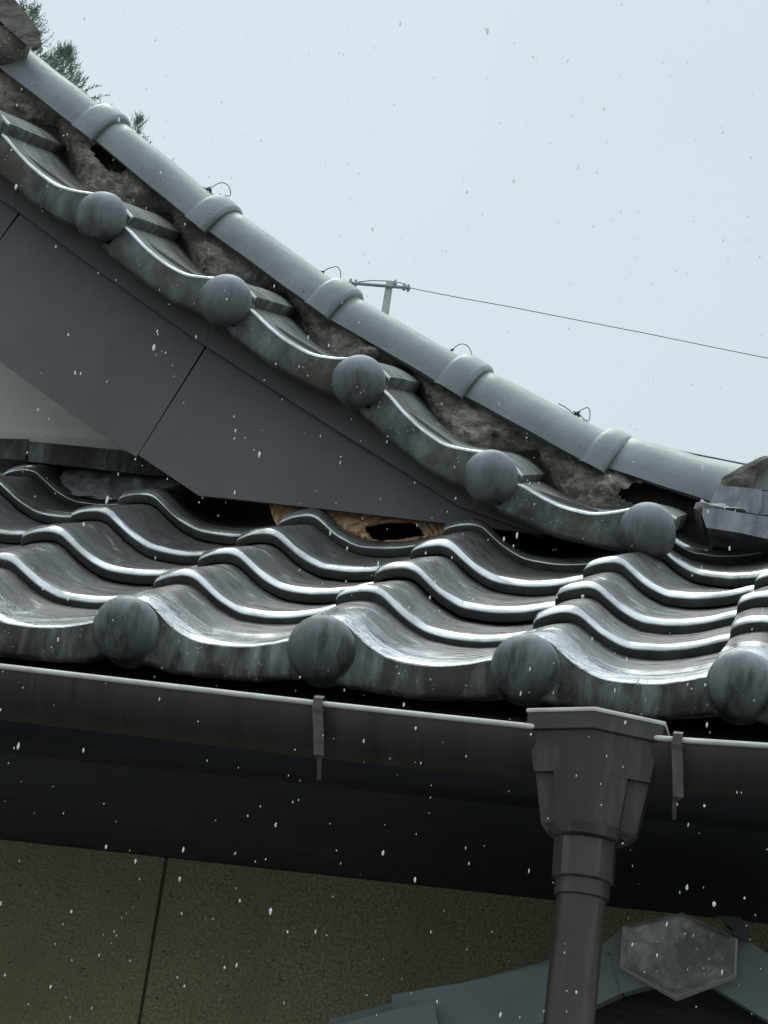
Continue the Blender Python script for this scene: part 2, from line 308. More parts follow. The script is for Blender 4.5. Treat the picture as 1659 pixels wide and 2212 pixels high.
def eave_tile(A, B, C, D, n, f, L, mirror, parent, mtile, mface, mball, name, face=0.047, ballr=0.0435, dome=0.03, ball=True, t=TT, mnose=None, NOSE=9, crisp=False):
    mnose = mnose or mtile
    """pantile with a hanging front; A, B front corners, C, D rear corners, n normal, f outward direction of the front"""
    down = -n
    def at(u, q): return (A * (1-u) + B * u) * (1-q) + (C * (1-u) + D * u) * q
    prof = PROF if not mirror else [(1 - u, h) for u, h in VPROF]
    rows = []
    hb = lambda u: (lambda x: -0.066 - (face - 0.031) * max(0, math.sin(math.pi * min(max((x - 0.12) / 1.0, 0), 1))) ** 0.8)(1 - u if mirror else u)
    spec = [('b', 0.022, 0.004), ('b', 0.02, 0.0), ('b', 0.004, 0.0), ('b', 0.0, 0.004), ('m', 0.0, 0.5), ('t', 0.0, -0.0075), ('t', 0.0006, -0.0062), ('t', 0.002, -0.0055), ('t', 0.008, -0.004), ('t', 0.016, -0.0024), ('t', 0.026, -0.0009), ('t', 0.036, 0)]
    if crisp: spec = spec[:5] + [('t', 0.0, -0.0045), ('t', 0.0006, -0.0022), ('t', 0.0022, -0.0006), ('t', 0.005, 0.0), ('t', 0.02, 0.0)]
    spec += [('t', s, -t * max(0, (s - 0.02)) / L * 0.0 + 0.0) for s in np.linspace(0.05, L + 0.04, 9)]
    for kind, s, d in spec:
        row = []
        for u, h in prof:
            base = at(u, 0) if kind != 't' else at(u, s / L)
            wob = 0.0022 * nz(base, 14) + 0.0012 * nz(base, 45)
            bo = hb(u)
            if kind == 'b': p = base + n * (bo + d + wob * 1.3) - f * s
            elif kind == 'm': p = base + n * ((bo + h) / 2) - f * s
            else: p = base + n * (h + d + wob * 0.5)
            row.append(p)
        rows.append(row)
    rows_face = rows[:6]; rows_top = rows[5:]
    m = len(prof) - 1; idx = []
    for i_ in range(len(rows_top) - 1): idx += [1 if i_ < NOSE else 0] * m
    o = MB().grid(rows_top).build(name, mtile, parent, smooth=60, mats=[mtile, mnose], idx=idx)
    ff = MB().grid(rows_face).build('hanging_face', mface, o, smooth=60)
    if ball:
        ub = 0.14 if not mirror else 0.86
        c = at(ub, 0) - n * 0.035
        tx = (B - A) / np.linalg.norm(B - A); ty = n
        rws = []
        rad = ballr
        prf = [(rad * 0.8, -0.03), (rad * 0.97, -0.028), (rad * 0.985, 0.0), (rad, 0.003), (rad, 0.012)]
        for a in np.linspace(8, 88, 12): prf.append((rad * math.cos(R(a)), 0.012 + dome * math.sin(R(a))))
        for r_, dpt in prf:
            rws.append([c + tx * r_ * math.cos(k * 2 * math.pi / 40) + ty * r_ * math.sin(k * 2 * math.pi / 40) + f * dpt for k in range(40)])
        b = MB().grid(rws, closed_u=True)
        b.F.append([len(b.V) - 40 + k for k in range(40)])
        for k in range(len(b.V)):
            b.V[k] = b.V[k] + f * 0.0012 * nz(b.V[k], 30) + n * 0.001 * nz(b.V[k], 22)
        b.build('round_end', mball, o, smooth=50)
    return o

lower = thing('tiled_eave_roof', 'dark wet eave roof of wavy grey pantiles with round ended tiles above the gutter', 'roof', (0.3, 0.0, -0.1))
FD = np.array([0, -1.0, 0])
for i in range(-4, 6):
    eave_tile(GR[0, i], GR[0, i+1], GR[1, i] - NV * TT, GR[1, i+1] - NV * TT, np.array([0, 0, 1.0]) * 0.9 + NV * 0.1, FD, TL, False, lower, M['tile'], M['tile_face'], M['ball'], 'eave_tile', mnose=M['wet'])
for j in range(1, 5):
    for i in range(-4, 6): roof_tile(j, i, lower)
for i in (-4, -3, -2, 2, 3, 4, 5): roof_tile(5, i, lower)
# sheathing, fascia and soffit
def yz(y, z): return (y, z)
def xprism(x0, x1, poly):
    return MB().prism([np.array([x0, y, z]) for y, z in poly], (x1 - x0, 0, 0))
tn = math.tan(SL)
xprism(-1.9, 1.9, [(0.04, -0.095), (1.3, 1.3*tn - 0.075), (1.3, 1.3*tn - 0.11), (0.04, -0.125)]).build('roof_sheathing', M['dark_wood'], lower)
xprism(-1.9, 1.9, [(0.03, -0.1), (0.055, -0.1), (0.055, -0.19), (0.03, -0.19)]).build('fascia_board', M['soffit'], lower)
for ya, yb_, mm in ((0.056, 0.30, 'soffit'), (0.301, 1.0, 'soffit_mid')):  # two tones paint in the soffit's shade gradient, darkest towards the gutter
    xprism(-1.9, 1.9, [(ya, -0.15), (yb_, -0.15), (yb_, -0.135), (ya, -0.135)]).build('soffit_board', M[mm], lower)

# ------------------------------------------------------------------ upper gable roof
GY = 0.83
up = thing('tiled_gable', 'upper gable roof edge with round ended verge tiles over a dark grey barge board', 'roof', (0.0, 0.9, 0.6))
BP = [(-322, 62), (-48, 265), (218, 465), (484, 643), (773.7, 819), (1059.6, 1026.8), (1396.8, 1138)]
BC = [HY(x, y, GY - 0.02) + np.array([0, 0.02, 0]) for x, y in BP]
TG = []
for k in range(len(BC)):
    a = BC[max(k-1, 0)]; b = BC[min(k+1, len(BC)-1)]; t = b - a; TG.append(t / np.linalg.norm(t))
TG[-1] = (BC[-1] - BC[-2]); TG[-1] /= np.linalg.norm(TG[-1])
nn = lambda t: np.array([-t[2], 0, t[0]])
AV = np.array([-0.05, 0.93, 0.32]); AV /= np.linalg.norm(AV); VL = 0.47
for k in range(1, len(BC)):
    t = (BC[k] - BC[k-1]); t /= np.linalg.norm(t); n = nn(t)
    A = BC[k-1] + 0.037 * TG[k-1] + 0.035 * n; B = BC[k] + 0.037 * t + 0.035 * n
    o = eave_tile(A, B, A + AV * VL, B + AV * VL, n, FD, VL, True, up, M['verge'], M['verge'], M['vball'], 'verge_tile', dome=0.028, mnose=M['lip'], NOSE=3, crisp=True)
# ridge of half round tiles
TY = 1.14; TR = 0.058
BE = [((-330, -100), (-300, -78)), ((-102, 66), (-66, 93)), ((165, 274), (203, 300)), ((410, 472), (448, 497)), ((670, 657), (711, 687)), ((951, 829), (1002, 855)), ((1266, 998), (1312, 1009)), ((1572, 1096), None)]
def half_ring(c, ax, r, drop):
    """open half circle across the ridge with straight sides"""
    h = np.cross([0, 1.0, 0], ax) * -1.0; h = h / np.linalg.norm(h)
    if h[2] < 0: h = -h
    pts = [c - np.array([0, r, 0]) + h * (-drop + 0.0)]
    for a in np.linspace(180, 0, 25): pts.append(c + np.array([0, 1.0, 0]) * r * math.cos(R(a)) + h * r * math.sin(R(a)))
    pts.append(c + np.array([0, r, 0]) - h * drop)
    return pts
DROP = 0.013
tubes = []
TRS = [(0.056, 0.056), (0.056, 0.056), (0.056, 0.056), (0.056, 0.057), (0.058, 0.060), (0.061, 0.066), (0.067, 0.083)]
for k in range(len(BE) - 1):
    p0 = BE[k][1]; p1 = BE[k+1][0]; p2 = BE[k+1][1]
    a = HY(*p0, TY); b = HY(*p1, TY); ax = (b - a) / np.linalg.norm(b - a)
    h = np.array([-ax[2], 0, ax[0]])
    ra, rb_ = TRS[k]; LL = np.linalg.norm(b - a)
    rad = lambda s: ra + (rb_ - ra) * min(max(s / LL, 0), 1)
    ctr = lambda q, r=None: q + np.array([0, r, 0]) + h * DROP
    rows = []
    for s, dr in [(-0.05, -0.004), (0.0, -0.004), (0.003, -0.002), (0.006, 0)] + [(x, 0) for x in np.linspace(0.03, np.linalg.norm(b - a), 8)]:
        r_ = rad(s); c = ctr(a + ax * s, r_); ring = half_ring(c, ax, r_ + dr, DROP)
        rows.append([p + h * 0.002 * nz(p, 12) for p in ring])
    # thickness: inner skin back
    inner = [half_ring(ctr(a + ax * s, rad(s)), ax, rad(s) - 0.016, DROP) for s in (np.linalg.norm(b - a), -0.05)]
    tb = MB().grid(rows + inner + [rows[0]]).build('ridge_tile', M['ridge'], up, smooth=45)
    tubes.append((a, b, ax, h))
    if p2 is not None:
        Lc = np.linalg.norm(HY(*p2, TY) - b)
        rr = []
        for s, dr in [(-0.012, -0.001), (-0.009, 0.004), (-0.003, 0.0105), (0.002, 0.0125), (Lc * 0.4, 0.0135), (Lc * 0.8, 0.013), (Lc - 0.004, 0.012), (Lc, 0.008), (Lc, -0.003)]:
            c = ctr(b + ax * s, rb_); rr.append(half_ring(c, ax, rb_ + dr, DROP + 0.004))
        MB().grid(rr).build('collar', M['ridge'], tb, smooth=40)
# crumbling mortar bed between the verge tiles and the ridge
def lineat(pts, u):
    n = len(pts) - 1; f = min(max(u, 0), 1) * n; i = min(int(f), n - 1); return pts[i] * (1 - (f - i)) + pts[i+1] * (f - i)
topl = []
for a, b, ax, h in tubes: topl += [a + h * 0.012, b + h * 0.012]
topl = [p + np.array([0, 0.02, 0]) for p in topl]
bot = []
for k in range(1, len(BC)):
    t = (BC[k] - BC[k-1]); t /= np.linalg.norm(t); n = nn(t)
    A = BC[k-1] + 0.037 * TG[k-1] + 0.035 * n; B = BC[k] + 0.037 * t + 0.035 * n
    prof = [(1 - u, h_) for u, h_ in VPROF][::-1]
    for u, h_ in prof[2:-1:2]:
        if 0 <= u < 0.995: bot.append((A * (1-u) + B * u) + n * (h_ - 0.016) + AV * 0.435 + np.array([0, -0.10, -0.035]) * max(0, math.sin(math.pi * u * 1.05)) ** 1.5)
bot = [b for b in bot]
bx = np.array([b[0] for b in bot]); tx = np.array([t_[0] for t_ in topl])
def at_x(arr, xs, x):
    A = np.array(arr); return np.array([x, np.interp(x, xs, A[:, 1]), np.interp(x, xs, A[:, 2])])
rows = []; NXM, NVM = 640, 24
X0, X1 = max(bx[0], tx[0]) + 0.02, min(bx[-1], tx[-1]) - 0.005
holes = [(236, 342, 42, 20, 0.6), (1420, 1076, 78, 30, 0.15)]
mb = MB()
for i in range(NXM):
    x = X0 + (X1 - X0) * i / (NXM - 1)
    p0 = at_x(bot, bx, x); p1 = at_x(topl, tx, x); row = []
    for v in np.linspace(0, 1, NVM):
        p = p0 * (1 - v) + p1 * v
        d = 0.020 * nz(p, 11) + 0.014 * nz(p, 33, 3) + 0.010 * abs(nz(p, 75, 5)) + 0.004 * nz(p, 170, 2)
        belly = 0.012 * math.sin(math.pi * v)
        p = p + np.array([0, -(d + belly) * (0.35 + 0.65 * math.sin(math.pi * min(v * 1.2, 1))), 0.5 * d * (1 - v)])
        row.append(p)
    rows.append(row)
b0 = len(mb.V)
for r_ in rows: mb.V += r_
for i in range(NXM - 1):
    for j in range(NVM - 1):
        c = (rows[i][j] + rows[i+1][j+1]) / 2; q = PJ(c); skip = False
        for hx, hy, ha, hb_, an in holes:
            dx, dy = q[0] - hx, q[1] - hy; u = dx * math.cos(an) + dy * math.sin(an); v = -dx * math.sin(an) + dy * math.cos(an)
            if (u / ha) ** 2 + (v / hb_) ** 2 + 0.45 * nz(c, 28) + 0.2 * nz(c, 70) < 1: skip = True
        if not skip:
            mb.F.append([i * NVM + j, (i+1) * NVM + j, (i+1) * NVM + j + 1, i * NVM + j + 1])
mb.build('mortar_bed', M['mortar'], up, smooth=70)
# deck of the gable roof (dark boards below the tiles, closes the eave cavity)
ln = [BC[0] + (BC[0] - BC[1])] + BC + [BC[-1] + np.array([0.6, 0, -0.06])]
top_d = [p + np.array([0, 0, -0.06]) for p in ln]; 
dk = MB()
rows = [[np.array([p[0], 0.96, p[2] - 0.01]) for p in top_d], [np.array([p[0], 1.22, p[2] + 0.04]) for p in top_d],
        [np.array([p[0], 1.22, p[2] + 0.0]) for p in top_d], [np.array([p[0], 0.96, p[2] - 0.05]) for p in top_d]]
dk.grid(rows, closed_v=True).build('roof_deck', M['dark_wood'], up)
# barge board, three panels, and its upper trim strip
E1 = [(-260, 255), (-100, 362), (0, 427), (30, 447), (165, 548), (384, 703), (443, 744), (735, 932), (870, 1015), (990, 1090), (1110, 1134), (1165, 1152)]
def sub(line, a, b):
    xs = [p[0] for p in line]; ys = [p[1] for p in line]
    return [(a, float(np.interp(a, xs, ys)))] + [p for p in line if a < p[0] < b] + [(b, float(np.interp(b, xs, ys)))]
UPL = [(x + 22, y + 8) for x, y in BP]
def up_line(a, b): return sub([(UPL[0][0], UPL[0][1])] + UPL[1:], a, b)
YB = 0.90
for a, b, a2, b2 in [(-200, 28, -170, 50), (32, 441, 54, 468), (445, 1165, 472, 1290)]:
    lo = sub(E1, a, b); hi = up_line(a2, b2)
    MB().prism(pxpoly(lo + hi[::-1], YB - 0.012), (0, 0.03, 0)).build('barge_trim', M['board'], up, bevel=0.0015)
P1 = [(-240, 590), (-1, 514), (-1, 514)]
pan = [
    [(-260, 595), (-2, 778), (-2, 778), (-2, 514), (40, 458), (20, 435), (-100, 355), (-260, 250)],
    [(2, 519), (2, 781), (60, 823), (150, 888), (240, 951), (294, 985), (441, 748), (446, 738), (384, 695), (165, 540), (60, 458), (46, 461)],
    [(301, 982), (345, 1012), (430, 1069), (520, 1078), (600, 1087), (760, 1105), (963, 1129), (1090, 1143), (1172, 1152), (1110, 1126), (990, 1082), (870, 1007), (735, 924), (453, 742), (448, 750)]]
pan[0] = [(-260, 595), (-4, 776), (-4, 518), (40, 457), (20, 432), (-100, 352), (-260, 245)]
for P in pan:
    MB().prism(pxpoly(P, YB + 0.0), (0, 0.012, 0)).build('barge_board', M['board'], up, bevel=0.0012)
# copper tie wires poking out at the ridge tiles
for x, y, sc in [(205, 214, 0.6), (452, 404, 1.2), (697, 585, 1.0), (975, 755, 1.1), (1250, 887, 0.9), (1557, 1007, 0.35)]:
    c = HY(x - 5, y + 7, TY + TR); rnd = random.Random(int(x)); ph = rnd.uniform(0, 6)
    pts = []; v = np.array([rnd.uniform(-1, 1), 0, rnd.uniform(-1, 1)])
    for q in range(34):
        a = q * 0.9 + ph
        pts.append(c + sc * 0.8 * np.array([0.007 * math.cos(a) * (1 + 0.4 * math.sin(q * 2.3)) + rnd.uniform(-.002, .002), 0.006 * math.sin(a * .7), 0.006 * math.sin(a * 1.3) + rnd.uniform(-.002, .002)]))
    mbw = MB().tube(pts, 0.0012, 5)
    W_, H_ = 0.018 + rnd.random() * 0.012, 0.008 + rnd.random() * 0.008; end_ = 3.0 + rnd.random() * 2.6
    lp = [c + sc * np.array([0.004 + W_ * (1 - math.cos(a)) * 0.55, 0.006 * math.sin(a * 2 + ph), H_ * math.sin(a) + 0.003 * math.sin(2.7 * a + ph)]) for a in np.linspace(0, end_, 18)]
    mbw.tube(lp, 0.0008, 5)
    lp = [c + sc * np.array([0.022 * t_, 0.0, -0.008 * t_ + 0.006 * math.sin(t_ * 5 + ph) * t_]) for t_ in np.linspace(0, 1, 8)]
    mbw.tube(lp, 0.0008, 5)
    lp = [c + np.array([-0.034 * t_, 0.004, 0.021 * t_ + 0.003 * math.sin(t_ * 3) - 0.004]) for t_ in np.linspace(0, 1, 8)]
    mbw.tube(lp, 0.0009, 5)
    mbw.build('wire_tie', M['wire'], up)

# ------------------------------------------------------------------ gable wall with flashing tiles
gw = thing('gable_wall', 'white plastered gable wall with dark flashing tiles under the barge board', 'wall', (-0.6, 1.24, 0.5))
MB().prism(pxpoly([(-330, 400), (-330, 905), (0, 934), (60, 941), (150, 948), (260, 958), (500, 975), (700, 1000), (500, 800), (250, 600)], 1.24), (0, 0.05, 0)).build('plaster_panel', M['plaster'], gw)
MB().prism(pxpoly([(-330, 906), (0, 934), (60, 941), (150, 948), (260, 958), (262, 968), (150, 962), (63, 955), (0, 952), (-330, 925)], 1.21), (0, 0.03, 0)).build('plaster_lip', M['plaster'], gw, bevel=0.003)
for P in ([(-330, 925), (-40, 951), (58, 953), (55, 990), (0, 985), (-330, 958)], [(66, 958), (202, 971), (420, 994), (420, 1030), (330, 1022), (60, 992)]):
    MB().prism(pxpoly(P, 1.13), (0, 0.1, 0)).build('flashing_tile', M['tile_face'], gw, bevel=0.004)
# mortar fillet under the flashing
mf = MB(); rows = []
for i in range(80):
    px = 60 + 330 * i / 79; row = []
    for v in np.linspace(0, 1, 10):
        p = HY(px, 1000 + 0.085 * (px - 60) + 62 * v, 1.17 - 0.09 * v)
        p = p + np.array([0, -1, 0.4]) * (0.010 * nz(p, 20) + 0.006 * nz(p, 60)); row.append(p)
    rows.append(row)
mf.grid(rows).build('mortar_fillet', M['slab'], gw, smooth=60)
# decayed plank with a hole, at the foot of the gable
PYR = 0.924
rot = [(572, 1062), (590, 1120), (615, 1165), (700, 1200), (800, 1215), (930, 1222), (985, 1222), (1000, 1170), (985, 1118), (860, 1098), (760, 1085), (660, 1072)]
HC = np.array([852.0, 1148.0]); NA = 180
def outer(a):
    best = None
    d = np.array([math.cos(a), math.sin(a)])
    for i in range(len(rot)):
        p, q = np.array(rot[i], float), np.array(rot[(i + 1) % len(rot)], float); e_ = q - p; den = d[0] * e_[1] - d[1] * e_[0]
        if abs(den) < 1e-9: continue
        t_ = ((p - HC)[0] * e_[1] - (p - HC)[1] * e_[0]) / den; u_ = ((p - HC)[0] * d[1] - (p - HC)[1] * d[0]) / den
        if t_ > 0 and -1e-6 <= u_ <= 1 + 1e-6 and (best is None or t_ > best): best = t_
    return HC + d * best
rows = []; uvs = []
for k in range(NA):
    a = 2 * math.pi * k / NA
    hx_ = HC + np.array([60 * math.copysign(abs(math.cos(a)) ** 0.75, math.cos(a)) + 3.5 * math.sin(5 * a) + 4 * nz((math.cos(a), math.sin(a), 0), 4), 18 * math.copysign(abs(math.sin(a)) ** 0.8, math.sin(a)) + 2.0 * math.cos(3 * a) + 3 * nz((math.cos(a), math.sin(a), 2), 5)])
    ao = math.atan2(hx_[1] - HC[1], hx_[0] - HC[0]); ox = outer(ao); row = []; ur = []
    for f, dy in [(0.0, 0.03), (0.0, 0.012), (0.02, 0.004), (0.06, -0.001), (0.12, 0.0)] + [(x, 0.002) for x in np.linspace(0.16, 1, 30)]:
        q = hx_ * (1 - f) + ox * f; dist = np.linalg.norm(q - hx_)
        rid = 0.0022 * math.sin(dist * 0.55 + 2.5 * nz((q[0] * .02, q[1] * .05, 0), 1.5)) * math.exp(-dist / 120) if f > 0.03 else 0
        row.append(HY(q[0], q[1], PYR + dy + rid + 0.003 * nz((q[0] * .03, q[1] * .06, 1), 1.2))); ur.append((a * 1.5, dist * 0.02))
    rows.append(row); uvs.append(ur)
pk = MB().grid(rows, closed_v=True)
o = pk.build('rotten_plank', M['wood_curl'], gw, smooth=60, label='orange brown rotten plank with a long hole', recalc=False)
ul = o.data.uv_layers.new(name='UVMap'); mcount = len(rows[0])
for lp_ in o.data.loops:
    vi = lp_.vertex_index; ul.data[lp_.index].uv = uvs[vi // mcount][vi % mcount]
tl2 = [q + np.array([0, 0, 0.03]) for q in topl]; ext = HY(1900, 1105, 1.19)
hi = [np.array([q[0], 1.19, q[2]]) for q in tl2] + [np.array([ext[0], 1.19, ext[2]])]
lo_ = [np.array([ext[0], 1.19, 0.3]), np.array([-0.15, 1.19, 0.3])] + [np.array([p[0], 1.19, p[2] - 0.01]) for p in top_d[:4][::-1] if p[0] < -0.2]
MB().prism(hi + lo_, (0, 0.03, 0)).build('shade_backing', M['dark_wood'], up)  # unseen dark panel added to stop sky leaks and keep the gaps black

# ------------------------------------------------------------------ ridge stack that meets the gable at the right
cr = thing('corner_ridge', 'broken ridge stack of grey flat tiles with torn cement cone at the right edge', 'roof ridge', HY(1640, 1100, 1.1))
def slab(name, P, Y, depth, m_, **k): return MB().prism(pxpoly(P, Y), (0, depth, 0)).build(name, m_, cr, bevel=0.004, **k)
slab('flat_tile', [(1556, 1053), (1604, 1058), (1600, 1078), (1588, 1096), (1540, 1084)], 1.03, 0.14, M['slab'])
slab('flat_tile', [(1607, 1058), (1640, 1062), (1640, 1094), (1634, 1105), (1590, 1097), (1603, 1080)], 1.024, 0.14, M['slab'])
slab('flat_tile', [(1643, 1065), (1800, 1080), (1800, 1119), (1638, 1106), (1643, 1090)], 1.03, 0.14, M['slab'])
slab('flat_tile', [(1524, 1097), (1600, 1113), (1668, 1122), (1668, 1161), (1600, 1146), (1530, 1135), (1522, 1112)], 0.98, 0.2, M['slab'])
slab('flat_tile', [(1671, 1122), (1830, 1139), (1830, 1182), (1671, 1162)], 0.98, 0.2, M['slab'])
MB().prism(pxpoly([(1545, 1070), (1800, 1100), (1830, 1150), (1540, 1120)], 1.06), (0, 0.1, 0)).build('mortar_joint', M['mortar'], cr)
def rubble(name, P, Y, depth, m_, amp):
    """a lump of broken cement with an uneven face"""
    pts = pxpoly(P, Y); c = sum(pts) / len(pts); mbx = MB(); rows = []
    n = len(pts); dense = []
    for i in range(n):
        for f in np.linspace(0, 1, 6)[:-1]: dense.append(pts[i] * (1 - f) + pts[(i+1) % n] * f)
    for k, (s, d) in enumerate([(1.0, depth), (1.0, 0.0), (0.8, -0.012), (0.55, -0.018), (0.3, -0.02), (0.08, -0.021)]):
        row = []
        for p in dense:
            q = c + (p - c) * s + np.array([0, d, 0]); dd = amp * (nz(q, 30) + 0.6 * nz(q, 75, 4)); row.append(q + np.array([dd * 0.5, -abs(dd) if k else 0, dd]))
        rows.append(row)
    return mbx.grid(rows, closed_u=True, cap=True).build(name, m_, cr, smooth=40)
rubble('cement_cone', [(1538, 1078), (1556, 1046), (1562, 1030), (1608, 1003), (1652, 984), (1666, 988), (1634, 1018), (1622, 1060), (1590, 1066)], 1.085, 0.2, M['cone'], 0.005)
rubble('cement_lump', [(1497, 1103), (1503, 1086), (1520, 1082), (1534, 1090), (1580, 1100), (1620, 1112), (1560, 1108), (1520, 1110), (1512, 1118)], 1.0, 0.1, M['cement'], 0.006)
a = HY(1618, 1055, TY - 0.03); b = HY(1800, 1075, TY - 0.03); ax = (b - a) / np.linalg.norm(b - a); h = np.array([-ax[2], 0, ax[0]])
rows = [half_ring(a + ax * s + np.array([0, 0.07, 0]) + h * 0.01, ax, 0.07, 0.01) for s in np.linspace(0, 0.14, 6)]
MB().grid(rows, cap=False).build('cap_tile', M['ridge'], cr, smooth=45)
MB().prism(pxpoly([(1500, 1120), (1850, 1150), (1850, 1240), (1560, 1215)], 1.28), (0, 0.1, 0)).build('ridge_core', M['dark_wood'], cr)

# ------------------------------------------------------------------ end of the upper ridge, top left
ue = thing('upper_ridge_end', 'mossy weathered ridge end slab at the top left above the ridge tiles', 'roof ridge', HY(20, 40, 1.1))
MB().prism(pxpoly([(-130, -120), (6, -24), (50, 30), (82, 72), (82, 88), (68, 98), (46, 80), (6, 42), (-130, -50)], 1.10), (0, 0.03, 0)).build('end_slab', M['cone'], ue, bevel=0.005)
MB().prism(pxpoly([(-120, -60), (0, 30), (36, 68), (46, 84), (22, 96), (-120, 40)], 1.16), (0, 0.1, 0)).build('slab_core', M['dark_wood'], ue)
mbx = MB(); rows = []
cc = HY(-4, 100, 1.14)
for th in np.linspace(0, math.pi, 12):
    rows.append([cc + 0.05 * np.array([math.sin(th) * math.cos(p) * 1.2, math.sin(th) * math.sin(p) * 0.8, math.cos(th) * 0.75]) * (1 + 0.12 * nz((th * 3, p * 2, 1), 1)) for p in np.linspace(0, 2 * math.pi, 25)[:-1]])
mbx.grid(rows, closed_u=True, cap=True).build('cement_lump', M['mortar'], ue, smooth=50)

# ------------------------------------------------------------------ stuccoed house wall
WY = 0.965
hw = thing('house_wall', 'olive brown stucco wall in shade under the dark soffit', 'wall', (0.0, WY, GZ))
j0 = HY(362, 1840, WY); j1 = HY(300, 2212, WY); sl_ = (j1[0] - j0[0]) / (j1[2] - j0[2]); xj = lambda z: j0[0] + sl_ * (z - j0[2])
zt = -0.151
def wallpan(x0t, x0b, x1t, x1b): 
    return MB().prism([np.array([x0t, WY, zt]), np.array([x1t, WY, zt]), np.array([x1b, WY, GZ]), np.array([x0b, WY, GZ])], (0, 0.08, 0))
g_ = 0.0028
wallpan(-2.2, -2.2, xj(zt) - g_, xj(GZ) - g_).build('stucco_panel', M['stucco'], hw)
wallpan(xj(zt) + g_, xj(GZ) + g_, 2.2, 2.2).build('stucco_panel', M['stucco'], hw)
MB().prism([np.array([xj(zt) - g_ , WY + 0.006, zt]), np.array([xj(zt) + g_, WY + 0.006, zt]), np.array([xj(GZ) + g_, WY + 0.006, GZ]), np.array([xj(GZ) - g_, WY + 0.006, GZ])], (0, 0.05, 0)).build('joint_filler', M['joint'], hw)
MB().box((-2.2, 1.05, GZ), (2.2, 1.1, 0.3)).build('wall_core', M['dark_wood'], hw)

# ------------------------------------------------------------------ gutter
gt = thing('rain_gutter', 'half round dark brown gutter with pale worn rim under the eave', 'gutter', (0.3, -0.06, -0.13))
GYF = -0.11; GRD = 0.052
rim = [(-1300, 1288), (-250, 1411), (0, 1441), (340, 1481), (685, 1521), (920, 1547), (1145, 1571), (1475, 1601), (1659, 1613), (1900, 1628), (2700, 1680)]
rp3 = []
for a, b in zip(rim[:-1], rim[1:]):
    for f in np.linspace(0, 1, 9)[:-1]: rp3.append(HY(a[0] * (1-f) + b[0] * f, a[1] * (1-f) + b[1] * f, GYF))
rp3.append(HY(*rim[-1], GYF))
rows = []
for p in rp3:
    c = p + np.array([0, GRD, 0]); row = []
    for an in np.linspace(180, 360, 22): row.append(c + GRD * np.array([0, math.cos(R(an)), math.sin(R(an)) * 1.05]))
    for an in np.linspace(360, 180, 22): row.append(c + (GRD - 0.003) * np.array([0, math.cos(R(an)), math.sin(R(an)) * 1.05]))
    rows.append(row)
MB().grid(rows, closed_u=True, cap=True).build('trough', M['gutter'], gt, smooth=40)
MB().tube([p + np.array([0, -0.0005, 0.001]) for p in rp3], 0.0036, 8).build('rim_bead', M['rim'], gt, smooth=60)
def hanger(x, y0, y1, tipx, y2, wpx):
    t = HY(x, y0, GYF - 0.006); wd = wpx / 1700 / 2
    path = [t + np.array([0, 0.016, 0.006]), t + np.array([0, 0.006, 0.008]), t + np.array([0, -0.003, 0.003]), t + np.array([0, -0.003, -0.012])]
    rows = []
    def ring(p, w_): return [p + np.array([-w_, -0.001, 0]), p + np.array([w_, -0.001, 0]), p + np.array([w_, 0.0015, 0]), p + np.array([-w_, 0.0015, 0])]
    clip = MB().grid([ring(p, wd * 0.9) for p in path], closed_u=True, cap=True)
    h_ = clip.build('hanger', M['strap'], gt, bevel=0.0006)
    a = HY(x - 1, y0 + 16, GYF - 0.013); b = HY(x + 1, y1, GYF - 0.008); c = HY(tipx, y1 + 8, GYF - 0.002); d = HY(tipx - 1, y2, GYF + 0.012)
    st = MB().grid([ring(a + np.array([0, 0.006, 0.001]), wd * 1.15), ring(a, wd * 1.15), ring(a + np.array([0, 0.002, -0.006]), wd), ring((a + b) / 2, wd), ring(b, wd), ring(c, wd * 0.42), ring(d, wd * 0.38)], closed_u=True, cap=True)
    st.build('strap', M['strap'], h_, bevel=0.0008)
hanger(688, 1514, 1631, 690, 1686, 22)
hanger(1464, 1592, 1722, 1457, 1771, 22)

# ------------------------------------------------------------------ hopper and downspout
hp = thing('hopper_head', 'brown plastic gutter hopper with angled front above the downpipe', 'gutter hopper', HY(1285, 1800, -0.1))
YH = -0.15
rimL, rimM, rimR = HY(1143, 1536, YH + 0.05), HY(1284, 1539, YH), HY(1437, 1566, YH + 0.05)
zt_ = (rimL[2] + rimM[2] + rimR[2]) / 3
xl, xm, xr = rimL[0], rimM[0], rimR[0]
def plan(x0, x1, x2, yf, yc, yb, z): return [np.array([x0, yb, z]), np.array([x0, yc, z]), np.array([x1, yf, z]), np.array([x2, yc, z]), np.array([x2, yb, z])]
zb_ = zt_ - 0.0225
box = MB(); yb = -0.055
lv = [plan(xl, xm, xr, YH, YH + 0.04, yb, zt_), plan(xl + .001, xm, xr - .001, YH + .001, YH + 0.041, yb, zb_)]
inn = [[p * 1 for p in plan(xl + .004, xm, xr - .004, YH + .004, YH + 0.042, yb - .004, z)] for z in (zt_, zt_ - 0.015)]
rimo = MB().grid([inn[1], inn[0]] + lv + [plan(xl + .006, xm, xr - .006, YH + .006, YH + 0.045, yb, zb_ - 0.001)], closed_u=True, cap=True)
ctr = np.array([xm, YH + 0.06, 0])
bot = HY(1268, 1795, YH + 0.02)[2]
notch = HY(1150, 1662, YH + 0.04)[2]
L3 = HY(1163, 1780, YH + 0.03); R3 = HY(1370, 1795, YH + 0.03); M3 = HY(1266, 1775, YH + 0.012)
